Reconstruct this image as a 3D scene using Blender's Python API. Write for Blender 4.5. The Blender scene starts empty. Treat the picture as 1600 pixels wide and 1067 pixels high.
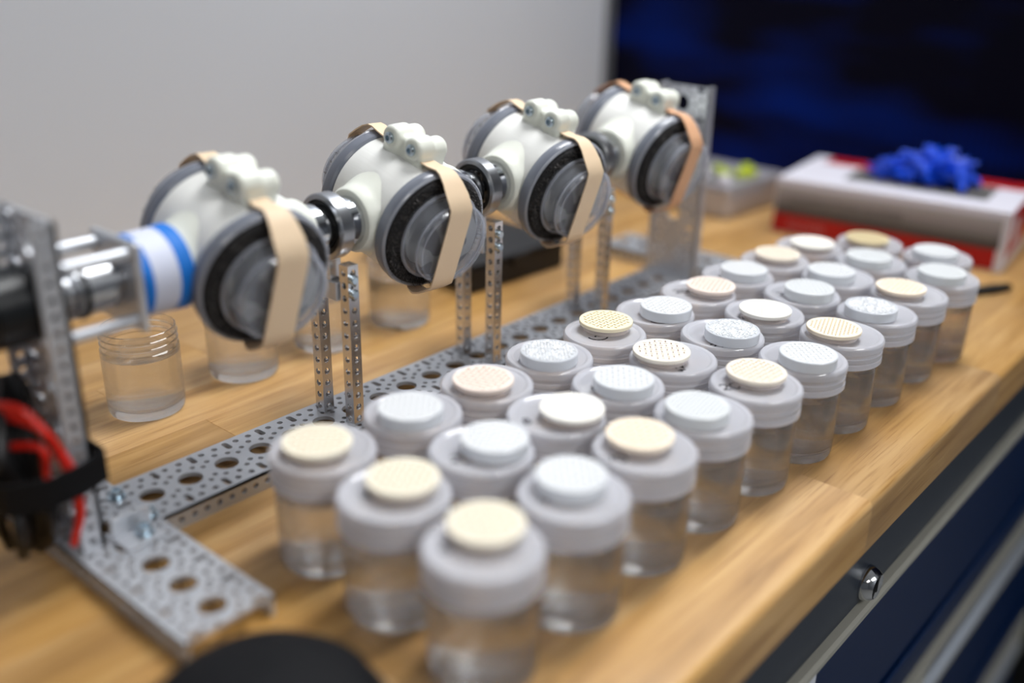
import bpy, math, random
import numpy as np
from mathutils import Vector, Matrix, Euler
from mathutils.geometry import tessellate_polygon
S = 0.001            # everything below is authored in millimetres, origin on the bench top
ZB = 0.900           # bench top above the floor
sc = bpy.context.scene
COL = sc.collection
R = math.radians
rnd = random.Random(7)

# ------------------------------------------------------------------ camera
CF, CR, CP, CY, CX, CYY, CZ = 1573.128, 0.0215198, 0.3978288, 0.7035224, -235.8213, -456.7009, 307.6349
fwd = Vector((math.cos(CP)*math.cos(CY), math.cos(CP)*math.sin(CY), -math.sin(CP)))
right = fwd.cross(Vector((0, 0, 1))).normalized()
up = right.cross(fwd)
c_, s_ = math.cos(CR), math.sin(CR)
r2 = c_*right + s_*up
u2 = -s_*right + c_*up
cam = bpy.data.cameras.new('camera')
camo = bpy.data.objects.new('camera', cam)
COL.objects.link(camo)
camo.matrix_world = Matrix(((r2.x, u2.x, -fwd.x, CX*S), (r2.y, u2.y, -fwd.y, CYY*S),
                            (r2.z, u2.z, -fwd.z, CZ*S+ZB), (0, 0, 0, 1)))
cam.sensor_width = 36
cam.lens = CF*36/1600
cam.clip_start = 0.01
cam.clip_end = 50
cam.dof.use_dof = True
cam.dof.focus_distance = 0.640
cam.dof.aperture_fstop = 1.8
sc.camera = camo

# ------------------------------------------------------------------ light, exposure
sc.view_settings.view_transform = 'Standard'
sc.view_settings.look = 'None'
sc.view_settings.gamma = 1
sc.view_settings.use_curve_mapping = False
sc.view_settings.exposure = 0.4
w = bpy.data.worlds.new('world')
sc.world = w
w.use_nodes = True
w.node_tree.nodes['Background'].inputs[0].default_value = (0.85, 0.9, 1, 1)
w.node_tree.nodes['Background'].inputs[1].default_value = 0.25
LAMPS = [(1.05, -0.1, 29), (0.1, -2.3, 26), (-1.7, -1.9, 1.5)]
for lx, ly, e in LAMPS:
    ld = bpy.data.lights.new('ceiling_lamp_light', 'AREA')
    ld.shape = 'RECTANGLE'
    ld.size = 1.16
    ld.size_y = 0.56
    ld.energy = e
    ld.color = (0.955, 0.975, 1.0)
    lo = bpy.data.objects.new('ceiling_lamp_light', ld)
    lo.location = (lx, ly, 2.655)
    COL.objects.link(lo)
cy = sc.cycles
cy.max_bounces = 20
cy.diffuse_bounces = 5
cy.glossy_bounces = 6
cy.transmission_bounces = 18
cy.transparent_max_bounces = 32
cy.caustics_reflective = True
cy.caustics_refractive = True
cy.blur_glossy = 0.6
cy.sample_clamp_indirect = 6

# ------------------------------------------------------------------ materials
def lin(c):
    return tuple(((v/255)/12.92 if v/255 <= 0.04045 else ((v/255+0.055)/1.055)**2.4) for v in c)+(1,)
def mat(name, rgb, rough=0.5, metal=0.0, trans=0.0, ior=1.45, coat=0.0, alpha=1.0, emit=None, estr=0, sub=0, spec=0.5):
    m = bpy.data.materials.new(name)
    m.use_nodes = True
    b = m.node_tree.nodes['Principled BSDF']
    b.inputs['Base Color'].default_value = lin(rgb)
    b.inputs['Roughness'].default_value = rough
    b.inputs['Metallic'].default_value = metal
    b.inputs['Transmission Weight'].default_value = trans
    b.inputs['IOR'].default_value = ior
    b.inputs['Coat Weight'].default_value = coat
    b.inputs['Alpha'].default_value = alpha
    b.inputs['Specular IOR Level'].default_value = spec
    if sub:
        b.inputs['Subsurface Weight'].default_value = sub
        b.inputs['Subsurface Radius'].default_value = (1, 1, 1)
        b.inputs['Subsurface Scale'].default_value = 0.002
    if emit:
        b.inputs['Emission Color'].default_value = lin(emit)
        b.inputs['Emission Strength'].default_value = estr
    return m
def N(m, t, **kw):
    n = m.node_tree.nodes.new(t)
    for k, v in kw.items():
        setattr(n, k, v)
    return n
def LK(m, a, b):
    m.node_tree.links.new(a, b)
def bump(m, scale=400, strength=0.2, dist=0.0003, detail=3, sx=(1, 1, 1), coord='Object'):
    tc = N(m, 'ShaderNodeTexCoord'); mp = N(m, 'ShaderNodeMapping')
    mp.inputs['Scale'].default_value = sx
    no = N(m, 'ShaderNodeTexNoise'); no.inputs['Scale'].default_value = scale; no.inputs['Detail'].default_value = detail
    bu = N(m, 'ShaderNodeBump'); bu.inputs['Strength'].default_value = strength; bu.inputs['Distance'].default_value = dist
    LK(m, tc.outputs[coord], mp.inputs[0]); LK(m, mp.outputs[0], no.inputs['Vector'])
    LK(m, no.outputs['Fac'], bu.inputs['Height'])
    LK(m, bu.outputs[0], m.node_tree.nodes['Principled BSDF'].inputs['Normal'])
    return no
def clear_mix(name, rgb, diff=0.25, rough=0.1, tint=(1, 1, 1), transl=0.5, bumpsc=None):
    """clear or milky thin plastic: part see-through, part scattering, with a gloss"""
    m = bpy.data.materials.new(name); m.use_nodes = True
    nt = m.node_tree; nt.nodes.clear()
    out = N(m, 'ShaderNodeOutputMaterial')
    tr = N(m, 'ShaderNodeBsdfTransparent'); tr.inputs[0].default_value = tint+(1,)
    df = N(m, 'ShaderNodeBsdfDiffuse'); df.inputs[0].default_value = lin(rgb)
    tl = N(m, 'ShaderNodeBsdfTranslucent'); tl.inputs[0].default_value = lin(rgb)
    m1 = N(m, 'ShaderNodeMixShader'); m1.inputs[0].default_value = transl
    LK(m, df.outputs[0], m1.inputs[1]); LK(m, tl.outputs[0], m1.inputs[2])
    m2 = N(m, 'ShaderNodeMixShader'); m2.inputs[0].default_value = diff
    LK(m, tr.outputs[0], m2.inputs[1]); LK(m, m1.outputs[0], m2.inputs[2])
    gl = N(m, 'ShaderNodeBsdfGlossy'); gl.inputs['Roughness'].default_value = rough
    gl.inputs[0].default_value = (1, 1, 1, 1)
    lw = N(m, 'ShaderNodeLayerWeight'); lw.inputs[0].default_value = 0.5
    pw = N(m, 'ShaderNodeMath', operation='POWER'); pw.inputs[1].default_value = 4.0
    ma = N(m, 'ShaderNodeMath', operation='MULTIPLY_ADD'); ma.inputs[1].default_value = 0.55; ma.inputs[2].default_value = 0.045
    LK(m, lw.outputs['Facing'], pw.inputs[0]); LK(m, pw.outputs[0], ma.inputs[0])
    m3 = N(m, 'ShaderNodeMixShader')
    LK(m, ma.outputs[0], m3.inputs[0]); LK(m, m2.outputs[0], m3.inputs[1]); LK(m, gl.outputs[0], m3.inputs[2])
    LK(m, m3.outputs[0], out.inputs[0])
    if bumpsc:
        tc = N(m, 'ShaderNodeTexCoord'); no = N(m, 'ShaderNodeTexNoise'); no.inputs['Scale'].default_value = bumpsc
        bu = N(m, 'ShaderNodeBump'); bu.inputs['Distance'].default_value = 0.0004; bu.inputs['Strength'].default_value = 0.5
        LK(m, tc.outputs['Object'], no.inputs['Vector']); LK(m, no.outputs['Fac'], bu.inputs['Height'])
        LK(m, bu.outputs[0], gl.inputs['Normal']); LK(m, bu.outputs[0], lw.inputs['Normal'])
    return m
def glass_mix(name, ior, thru=0.35, tint=(1, 1, 1), rough=0.0):
    """refracting body that also lets part of the light straight through"""
    m = bpy.data.materials.new(name); m.use_nodes = True
    nt = m.node_tree; nt.nodes.clear()
    out = N(m, 'ShaderNodeOutputMaterial')
    tr = N(m, 'ShaderNodeBsdfTransparent'); tr.inputs[0].default_value = tint+(1,)
    g = N(m, 'ShaderNodeBsdfGlass'); g.inputs['IOR'].default_value = ior
    g.inputs['Roughness'].default_value = rough; g.inputs[0].default_value = tint+(1,)
    mx = N(m, 'ShaderNodeMixShader'); mx.inputs[0].default_value = 1-thru
    LK(m, tr.outputs[0], mx.inputs[1]); LK(m, g.outputs[0], mx.inputs[2]); LK(m, mx.outputs[0], out.inputs[0])
    return m

M = {}
M['wall'] = mat('painted_wall', (194, 199, 207), 0.8)
bump(M['wall'], 60, 0.1, 0.001)
M['wallgrey'] = mat('grey_painted_wall', (112, 115, 120), 0.8)
M['ceil'] = mat('ceiling_tile', (235, 235, 232), 0.9)
M['floor'] = mat('grey_vinyl_floor', (120, 120, 118), 0.45)
bump(M['floor'], 8, 0.1)
M['trimdark'] = mat('dark_corner_trim', (88, 90, 94), 0.6)
M['alu'] = mat('anodised_aluminium', (200, 203, 209), 0.38, 0.6)
bump(M['alu'], 900, 0.06, 0.0001)
M['beam'] = mat('plain_aluminium', (214, 214, 216), 0.24, 0.95)
M['steel'] = mat('polished_steel', (205, 207, 210), 0.13, 1.0)
M['satin'] = mat('satin_steel', (176, 178, 182), 0.3, 1.0)
M['zinc'] = mat('zinc_bolt', (190, 205, 215), 0.22, 1.0)
M['dark'] = mat('black_rubber', (16, 17, 19), 0.6)
M['motor'] = mat('black_motor_case', (12, 15, 18), 0.32)
M['blackcloth'] = mat('black_cloth', (8, 9, 13), 0.75, spec=0.25)
bump(M['blackcloth'], 500, 0.3, 0.0004)
M['case'] = mat('black_case', (17, 18, 22), 0.5)
M['print'] = mat('white_printed_plastic', (232, 232, 228), 0.42, sub=0.25)
_b = bump(M['print'], 1.0, 0.35, 0.00025, 2, (900, 14, 14))
M['lug'] = mat('milky_printed_plastic', (228, 230, 220), 0.38, sub=0.5)
bump(M['lug'], 500, 0.2, 0.0002)
M['greyring'] = clear_mix('smoky_clear_plastic', (146, 151, 164), 0.78, 0.2, (0.9, 0.92, 0.96), 0.3)
M['greylip'] = clear_mix('milky_lip', (205, 208, 216), 0.75, 0.12)
M['fuzz'] = mat('charcoal_fleece', (33, 32, 33), 0.9)
bump(M['fuzz'], 900, 1.0, 0.001)
M['strand'] = mat('charcoal_fibre', (84, 80, 78), 0.7)
M['band'] = mat('tan_rubber_band', (228, 202, 170), 0.55, sub=0.15)
bump(M['band'], 500, 0.15, 0.0002, 2, (1, 1, 0.1))
M['bandpink'] = mat('pinkish_rubber_band', (214, 165, 128), 0.55, sub=0.15)
M['cap'] = clear_mix('clear_cap_plastic', (200, 205, 216), 0.3, 0.1, (0.93, 0.94, 0.96), 0.4)
M['tapeblue'] = mat('blue_tape', (0, 112, 205), 0.6)
M['tapewhite'] = mat('white_label_tape', (205, 210, 228), 0.55)
M['jar'] = glass_mix('clear_jar_plastic', 1.45, 0.24, (0.985, 0.985, 0.985))
M['water'] = glass_mix('water', 1.33, 0.2, (0.99, 0.993, 0.996))
M['lid'] = clear_mix('frosted_lid_plastic', (240, 241, 249), 0.64, 0.06, (0.98, 0.98, 0.99), 0.3)
M['puck'] = clear_mix('clear_puck_plastic', (255, 243, 237), 0.3, 0.06, (1.0, 0.995, 0.99), 0.15)
M['ink'] = mat('marker_ink', (12, 6, 18), 0.6, spec=0.2)
M['slate'] = mat('slate_cabinet_paint', (37, 45, 57), 0.4)
M['navy'] = mat('navy_cabinet_paint', (0, 28, 66), 0.4, spec=0.3)
bump(M['navy'], 300, 0.05)
M['greytrim'] = mat('warm_grey_trim', (168, 166, 156), 0.4, 0.2)
M['barmetal'] = mat('brushed_handle_metal', (205, 212, 222), 0.35, 0.7)
M['black'] = mat('black_gap', (5, 6, 8), 0.6)
M['paper'] = mat('white_paper', (205, 208, 216), 0.7)
M['red'] = mat('red_card', (168, 8, 14), 0.45)
M['white'] = mat('white_card', (212, 210, 220), 0.5)
M['greyprint'] = mat('grey_print', (92, 90, 88), 0.5)
M['palepink'] = mat('pale_print', (196, 120, 124), 0.5)
M['glove'] = mat('blue_nitrile', (10, 70, 205), 0.42)
M['lime'] = mat('yellow_green_plastic', (190, 205, 50), 0.4)
M['silverbox'] = mat('silver_case', (186, 184, 190), 0.32, 0.45)
M['wirered'] = mat('red_wire', (205, 34, 22), 0.4)
M['wireblack'] = mat('black_wire', (14, 13, 14), 0.4)
M['lamp'] = mat('lamp_diffuser', (255, 255, 255), 0.6, emit=(255, 250, 242), estr=3.0)
# grey to dark printed gradient of the carton's side (a print of its own)
m = mat('grey_gradient_print', (100, 98, 97), 0.5)
tc = N(m, 'ShaderNodeTexCoord'); sp = N(m, 'ShaderNodeSeparateXYZ'); cr = N(m, 'ShaderNodeValToRGB')
LK(m, tc.outputs['Generated'], sp.inputs[0]); LK(m, sp.outputs['Z'], cr.inputs[0])
cr.color_ramp.elements[0].color = lin((66, 63, 62)); cr.color_ramp.elements[1].color = lin((176, 172, 176))
cr.color_ramp.elements[0].position = 0.1
LK(m, cr.outputs[0], m.node_tree.nodes['Principled BSDF'].inputs['Base Color'])
M['gradprint'] = m
# wood
def wood():
    m = mat('oiled_rubberwood', (205, 160, 104), 0.42, coat=0.12)
    b = m.node_tree.nodes['Principled BSDF']
    b.inputs['Coat Roughness'].default_value = 0.3
    tc = N(m, 'ShaderNodeTexCoord'); oi = N(m, 'ShaderNodeObjectInfo')
    cb = N(m, 'ShaderNodeCombineXYZ'); ml = N(m, 'ShaderNodeMath', operation='MULTIPLY'); ml.inputs[1].default_value = 37.0
    LK(m, oi.outputs['Random'], ml.inputs[0])
    for i in range(3):
        LK(m, ml.outputs[0], cb.inputs[i])
    ad = N(m, 'ShaderNodeVectorMath', operation='ADD')
    LK(m, tc.outputs['Object'], ad.inputs[0]); LK(m, cb.outputs[0], ad.inputs[1])
    def noise(sx, scale, det, dist=0.0, rough=0.5):
        mp = N(m, 'ShaderNodeMapping'); mp.inputs['Scale'].default_value = sx
        no = N(m, 'ShaderNodeTexNoise'); no.inputs['Scale'].default_value = scale
        no.inputs['Detail'].default_value = det; no.inputs['Distortion'].default_value = dist; no.inputs['Roughness'].default_value = rough
        LK(m, ad.outputs[0], mp.inputs[0]); LK(m, mp.outputs[0], no.inputs['Vector'])
        return no
    n1 = noise((1.6, 22, 22), 3.0, 4, 0.8)
    n2 = noise((9, 330, 330), 2.0, 3, 0.2, 0.6)
    n3 = noise((1, 1.5, 1.5), 6.0, 2)
    r1 = N(m, 'ShaderNodeValToRGB')
    e = r1.color_ramp.elements
    e[0].position = 0.28; e[0].color = lin((150, 113, 69))
    e[1].position = 0.72; e[1].color = lin((200, 163, 113))
    x = e.new(0.5); x.color = lin((180, 141, 91))
    LK(m, n1.outputs['Fac'], r1.inputs[0])
    r2_ = N(m, 'ShaderNodeValToRGB')
    e = r2_.color_ramp.elements
    e[0].position = 0.33; e[0].color = (0.62, 0.52, 0.42, 1)
    e[1].position = 0.45; e[1].color = (1, 1, 1, 1)
    LK(m, n2.outputs['Fac'], r2_.inputs[0])
    mx = N(m, 'ShaderNodeMix', data_type='RGBA', blend_type='MULTIPLY'); mx.inputs[0].default_value = 0.75
    LK(m, r1.outputs[0], mx.inputs[6]); LK(m, r2_.outputs[0], mx.inputs[7])
    hs = N(m, 'ShaderNodeHueSaturation')
    mr = N(m, 'ShaderNodeMapRange'); mr.inputs[3].default_value = 0.84; mr.inputs[4].default_value = 1.10
    LK(m, oi.outputs['Random'], mr.inputs[0]); LK(m, mr.outputs[0], hs.inputs['Value'])
    mr2 = N(m, 'ShaderNodeMapRange'); mr2.inputs[1].default_value = 0.3; mr2.inputs[2].default_value = 0.7
    mr2.inputs[3].default_value = 0.95; mr2.inputs[4].default_value = 1.12
    LK(m, n3.outputs['Fac'], mr2.inputs[0]); LK(m, mr2.outputs[0], hs.inputs['Saturation'])
    LK(m, mx.outputs[2], hs.inputs['Color']); LK(m, hs.outputs[0], b.inputs['Base Color'])
    bu = N(m, 'ShaderNodeBump'); bu.inputs['Strength'].default_value = 0.15; bu.inputs['Distance'].default_value = 0.0002
    LK(m, n2.outputs['Fac'], bu.inputs['Height']); LK(m, bu.outputs[0], b.inputs['Normal'])
    return m
M['wood'] = wood()
# picture on the display: dark with blue bands and fine vertical stripes
def screen():
    m = mat('display_picture', (1, 1, 3), 0.5, spec=0.08)
    b = m.node_tree.nodes['Principled BSDF']
    tc = N(m, 'ShaderNodeTexCoord')
    mp = N(m, 'ShaderNodeMapping'); mp.inputs['Scale'].default_value = (1, 1.6, 6.5)
    no = N(m, 'ShaderNodeTexNoise'); no.inputs['Scale'].default_value = 2.1; no.inputs['Detail'].default_value = 2
    LK(m, tc.outputs['Object'], mp.inputs[0]); LK(m, mp.outputs[0], no.inputs['Vector'])
    r = N(m, 'ShaderNodeValToRGB'); e = r.color_ramp.elements
    e[0].position = 0.46; e[0].color = lin((2, 2, 10)); e[1].position = 0.75; e[1].color = lin((0, 14, 64))
    LK(m, no.outputs['Fac'], r.inputs[0])
    wv = N(m, 'ShaderNodeTexWave', bands_direction='Y'); wv.inputs['Scale'].default_value = 36
    LK(m, tc.outputs['Object'], wv.inputs['Vector'])
    mr = N(m, 'ShaderNodeMapRange'); mr.inputs[3].default_value = 0.7; mr.inputs[4].default_value = 1.2
    LK(m, wv.outputs['Fac'], mr.inputs[0])
    sp = N(m, 'ShaderNodeSeparateXYZ'); LK(m, tc.outputs['Object'], sp.inputs[0])
    # the picture is bluer towards its left end
    m2 = N(m, 'ShaderNodeMapRange'); m2.inputs[1].default_value = -0.15; m2.inputs[2].default_value = 0.62
    m2.inputs[3].default_value = 0.25; m2.inputs[4].default_value = 1.3
    LK(m, sp.outputs['Y'], m2.inputs[0])
    mu = N(m, 'ShaderNodeMath', operation='MULTIPLY'); LK(m, mr.outputs[0], mu.inputs[0]); LK(m, m2.outputs[0], mu.inputs[1])
    LK(m, r.outputs[0], b.inputs['Emission Color']); LK(m, mu.outputs[0], b.inputs['Emission Strength'])
    return m
M['screen'] = screen()
# blotched swatch seen through each drum cap
def swatch():
    m = mat('blotched_swatch', (90, 92, 98), 0.6)
    tc = N(m, 'ShaderNodeTexCoord'); no = N(m, 'ShaderNodeTexNoise'); no.inputs['Scale'].default_value = 62; no.inputs['Detail'].default_value = 1
    r = N(m, 'ShaderNodeValToRGB'); r.color_ramp.interpolation = 'EASE'; e = r.color_ramp.elements
    e[0].position = 0.49; e[0].color = lin((40, 45, 54)); e[1].position = 0.53; e[1].color = lin((150, 152, 152))
    LK(m, tc.outputs['Object'], no.inputs['Vector']); LK(m, no.outputs['Fac'], r.inputs[0])
    LK(m, r.outputs[0], m.node_tree.nodes['Principled BSDF'].inputs['Base Color'])
    return m
M['swatch'] = swatch()

# ------------------------------------------------------------------ mesh builder (mm)
class MB:
    def __init__(s):
        s.v, s.f, s.mi = [], [], []
    def add(s, vs, fs, mi=0):
        o = len(s.v)
        s.v += [tuple(p) for p in vs]
        s.f += [tuple(i+o for i in f) for f in fs]
        s.mi += [mi]*len(fs)
        return s
    def box(s, x0, x1, y0, y1, z0, z1, b=0.0, mi=0, mtx=None):
        if b <= 0:
            vs = [(x, y, z) for x in (x0, x1) for y in (y0, y1) for z in (z0, z1)]
            fs = [(0, 1, 3, 2), (4, 6, 7, 5), (0, 4, 5, 1), (2, 3, 7, 6), (0, 2, 6, 4), (1, 5, 7, 3)]
        else:
            pts = []
            for (xa, xs) in ((x0, 1), (x1, -1)):
                for (ya, ys) in ((y0, 1), (y1, -1)):
                    for (za, zs) in ((z0, 1), (z1, -1)):
                        pts.append([(xa, ya+ys*b, za+zs*b), (xa+xs*b, ya, za+zs*b), (xa+xs*b, ya+ys*b, za)])
            vs = [q for p in pts for q in p]
            ix = lambda a, b_, c, k: (a*4+b_*2+c)*3+k
            fs = []
            for a in (0, 1):
                q = [ix(a, 0, 0, 0), ix(a, 0, 1, 0), ix(a, 1, 1, 0), ix(a, 1, 0, 0)]; fs.append(q if a == 0 else q[::-1])
                q = [ix(0, a, 0, 1), ix(1, a, 0, 1), ix(1, a, 1, 1), ix(0, a, 1, 1)]; fs.append(q if a == 0 else q[::-1])
                q = [ix(0, 0, a, 2), ix(0, 1, a, 2), ix(1, 1, a, 2), ix(1, 0, a, 2)]; fs.append(q if a == 0 else q[::-1])
            for a in (0, 1):
                for c in (0, 1):
                    fs.append([ix(a, c, 0, 0), ix(a, c, 0, 1), ix(a, c, 1, 1), ix(a, c, 1, 0)])
                    fs.append([ix(a, 0, c, 0), ix(a, 0, c, 2), ix(a, 1, c, 2), ix(a, 1, c, 0)])
                    fs.append([ix(0, a, c, 1), ix(0, a, c, 2), ix(1, a, c, 2), ix(1, a, c, 1)])
            for a in (0, 1):
                for c in (0, 1):
                    for d in (0, 1):
                        fs.append([ix(a, c, d, 0), ix(a, c, d, 1), ix(a, c, d, 2)])
            cx, cy_, cz = (x0+x1)/2, (y0+y1)/2, (z0+z1)/2
            out = []
            for f in fs:
                p = [Vector(vs[i]) for i in f]
                n = (p[1]-p[0]).cross(p[2]-p[0])
                mid = sum(p, Vector())/len(p)
                dd = Vector(((mid.x-cx)/max(x1-x0, 1e-6), (mid.y-cy_)/max(y1-y0, 1e-6), (mid.z-cz)/max(z1-z0, 1e-6)))
                out.append(f if n.dot(dd) > 0 else f[::-1])
            fs = out
        if mtx:
            vs = [mtx @ Vector(p) for p in vs]
        return s.add(vs, fs, mi)
    def lathe(s, prof, n=48, mtx=None, mi=0, close=False, cap=False):
        """prof: (r, z) list, around z; r = 0 closes to a point"""
        vs, rings = [], []
        for r, z in prof:
            if r <= 1e-6:
                rings.append([len(vs)]); vs.append((0, 0, z))
            else:
                rings.append(list(range(len(vs), len(vs)+n)))
                vs += [(r*math.cos(2*math.pi*i/n), r*math.sin(2*math.pi*i/n), z) for i in range(n)]
        fs = []
        pr = list(zip(rings, rings[1:]+([rings[0]] if close else [])))
        if not close:
            pr = pr[:len(rings)-1]
        for a, b in pr:
            for i in range(n):
                j = (i+1) % n
                if len(a) == 1 and len(b) == 1:
                    continue
                if len(a) == 1:
                    fs.append((a[0], b[j], b[i]))
                elif len(b) == 1:
                    fs.append((a[i], a[j], b[0]))
                else:
                    fs.append((a[i], a[j], b[j], b[i]))
        if mtx:
            vs = [mtx @ Vector(p) for p in vs]
        return s.add(vs, fs, mi)
    def tube(s, pts, r, n=10, mi=0, cap=True):
        pts = [Vector(p) for p in pts]
        vs, fs = [], []
        d0 = (pts[1]-pts[0]).normalized()
        ref = Vector((0, 0, 1)) if abs(d0.z) < 0.9 else Vector((1, 0, 0))
        a = d0.cross(ref).normalized()
        for k, p in enumerate(pts):
            d = (pts[min(k+1, len(pts)-1)]-pts[max(k-1, 0)]).normalized()
            a = (a-d*a.dot(d)).normalized()
            b = d.cross(a)
            rr = r[k] if isinstance(r, (list, tuple)) else r
            vs += [p+rr*(math.cos(2*math.pi*i/n)*a+math.sin(2*math.pi*i/n)*b) for i in range(n)]
        for k in range(len(pts)-1):
            for i in range(n):
                j = (i+1) % n
                fs.append((k*n+i, k*n+j, (k+1)*n+j, (k+1)*n+i))
        if cap:
            fs.append(tuple(range(n))[::-1]); fs.append(tuple((len(pts)-1)*n+i for i in range(n)))
        return s.add(vs, fs, mi)
    def holed(s, outer, holes, t, fn, mi=0, sides=(1, 1, 1, 1)):
        """plate in (u, v), thickness t (w from 0 to -t) with real holes; fn(u, v, w) -> xyz"""
        loops = [[Vector((x, y, 0)) for x, y in outer]]+[[Vector((x, y, 0)) for x, y in h] for h in holes]
        tri = tessellate_polygon(loops)
        flat = [p for l in loops for p in l]
        n = len(flat)
        vs = [fn(p.x, p.y, 0) for p in flat]+[fn(p.x, p.y, -t) for p in flat]
        fs = []
        for a, b, c in tri:
            A, B, C = flat[a], flat[b], flat[c]
            if (B-A).cross(C-A).z < 0:
                b, c = c, b
            fs.append((a, b, c)); fs.append((a+n, c+n, b+n))
        o = len(outer)
        for i in range(o):
            if sides[i % 4]:
                j = (i+1) % o
                fs.append((i, i+n, j+n, j))
        k = o
        for h in holes:
            m_ = len(h)
            for i in range(m_):
                j = (i+1) % m_
                fs.append((k+i, k+j, k+j+n, k+i+n))
            k += m_
        return s.add(vs, fs, mi)
    def build(s, name, mats, parent=None, loc=None, ang=0.6, smooth=True, kind=None, label=None):
        me = bpy.data.meshes.new(name)
        v = np.array(s.v, dtype=float)*S
        me.from_pydata(v.tolist(), [], s.f)
        if not isinstance(mats, (list, tuple)):
            mats = [mats]
        for m_ in mats:
            me.materials.append(m_)
        if len(mats) > 1:
            me.polygons.foreach_set('material_index', s.mi)
        if smooth:
            me.polygons.foreach_set('use_smooth', [True]*len(me.polygons))
            me.set_sharp_from_angle(angle=ang)
        me.update()
        return link(name, me, parent, loc, kind, label)
def link(name, me, parent=None, loc=None, kind=None, label=None):
    o = bpy.data.objects.new(name, me)
    COL.objects.link(o)
    if parent:
        o.parent = parent
    if loc is not None:
        o.location = loc
    if kind:
        o['kind'] = kind
    if label:
        o['label'] = label
    return o
def W(x, y, z):
    return Vector((x*S, y*S, z*S+ZB))
def thing(name, label, cat, loc=(0, 0, 0), rot=None, group=None):
    o = bpy.data.objects.new(name, None)
    o.empty_display_size = 0.02
    COL.objects.link(o)
    o.location = W(*loc)
    if rot:
        o.rotation_euler = rot
    tag(o, label, cat, group)
    return o
def tag(o, label, cat, group=None):
    o['label'] = label; o['category'] = cat
    if group:
        o['group'] = group
    return o
def circ(x, y, r, n=12):
    return [(x+r*math.cos(2*math.pi*i/n), y+r*math.sin(2*math.pi*i/n)) for i in range(n)]
def slot(x, y, r, h, n=10):
    """slot along v"""
    out = []
    for i in range(n+1):
        a = math.pi*i/n
        out.append((x+r*math.cos(a), y+h+r*math.sin(a)))
    for i in range(n+1):
        a = math.pi+math.pi*i/n
        out.append((x+r*math.cos(a), y-h+r*math.sin(a)))
    return out
RY = Matrix.Rotation(math.pi/2, 4, 'Y')      # z axis -> x axis
RXN = Matrix.Rotation(math.pi/2, 4, 'X')     # z axis -> -y axis
T = Matrix.Translation

# ------------------------------------------------------------------ the room
def struct(name, mb, m_):
    o = mb.build(name, m_, None, (0, 0, ZB), smooth=False)
    o['kind'] = 'structure'
    return o
struct('wall_back', MB().box(-3000, 2600, 404, 520, -900, 1800), M['wall'])
struct('wall_right', MB().box(2600, 2720, -3000, 520, -900, 1800), M['wall'])
struct('wall_left', MB().box(-3120, -3000, -3000, 520, -900, 1800), M['wallgrey'])
struct('wall_front', MB().box(-3120, 2720, -3120, -3000, -900, 1800), M['wallgrey'])
struct('floor', MB().box(-3120, 2720, -3120, 520, -960, -900), M['floor'])
struct('ceiling', MB().box(-3120, 2720, -3120, 520, 1800, 1860), M['ceil'])
for i, (lx, ly, e) in enumerate(LAMPS):
    if not -3 < lx < 1.5:
        continue
    t = thing('ceiling_lamp', ['rectangular ceiling lamp over the far end of the bench', 'rectangular ceiling lamp in front of the bench',
              'rectangular ceiling lamp near the left side of the room', 'rectangular ceiling lamp'][i], 'lamp', (lx*1000, ly*1000, 1800))
    MB().box(-620, 620, -320, -300, -34, 0).box(-620, 620, 300, 320, -34, 0).box(-620, -600, -300, 300, -34, 0).box(600, 620, -300, 300, -34, 0).build('lamp_frame', M['white'], t, smooth=False)
    MB().box(-600, 600, -300, 300, -24, -10).build('diffuser', M['lamp'], t, smooth=False)

# ------------------------------------------------------------------ workbench
wt = thing('worktop', 'pale butcher-block worktop of glued staves carrying the test rig and jars', 'worktop', (0, 0, -18))
X0, X1, Y0, Y1 = -640, 979, -292, 400
rows = 15
wr = (Y1-Y0)/rows
meshes = {}
for r_ in range(rows):
    ya = Y0+r_*wr
    x = X0-rnd.uniform(0, 260)
    while x < X1:
        L = rnd.choice((240, 310, 380, 460))
        a, b = max(x, X0), min(x+L, X1)
        x += L
        if b-a < 4:
            continue
        mb = MB()
        if r_ == 0:      # front stave has the rounded edge
            h = (b-a)/2; prof = [(-wr/2+0, -18), (wr/2, -18), (wr/2, 18)]
            for k in range(6):
                an = math.pi/2+math.pi/2*k/5
                prof.append((-wr/2+5+5*math.cos(an), 13+5*math.sin(an)))
            n = len(prof)
            vs = [(-h, p, q) for p, q in prof]+[(h, p, q) for p, q in prof]
            fs = [tuple(range(n))[::-1], tuple(range(n, 2*n))]+[(i, (i+1) % n, (i+1) % n+n, i+n) for i in range(n)]
            mb.add(vs, fs)
        else:
            mb.box(-(b-a)/2, (b-a)/2, -wr/2, wr/2, -18, 18, 0.25)
        mb.build('stave', M['wood'], wt, ((a+b)/2*S, (ya+wr/2)*S, 0), ang=0.5)
cab = thing('bench_cabinet', 'dark steel tool cabinet with navy drawers under the wooden worktop', 'cabinet', (0, 0, -900))
zb = 900
MB().box(X0+20, X1-14, -262, 380, 60, zb-37).build('carcass', M['slate'], cab, smooth=False)
MB().box(X0+20, X1-14, -284, -262, zb-94, zb-37, 1).build('top_rail', M['slate'], cab)
MB().box(X0+20, X1-14, -290, -262, zb-104, zb-96, 2).build('edge_strip', M['greytrim'], cab)
MB().box(X0+40, X1-40, -240, 360, 0, 60).build('plinth', M['black'], cab, smooth=False)
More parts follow.
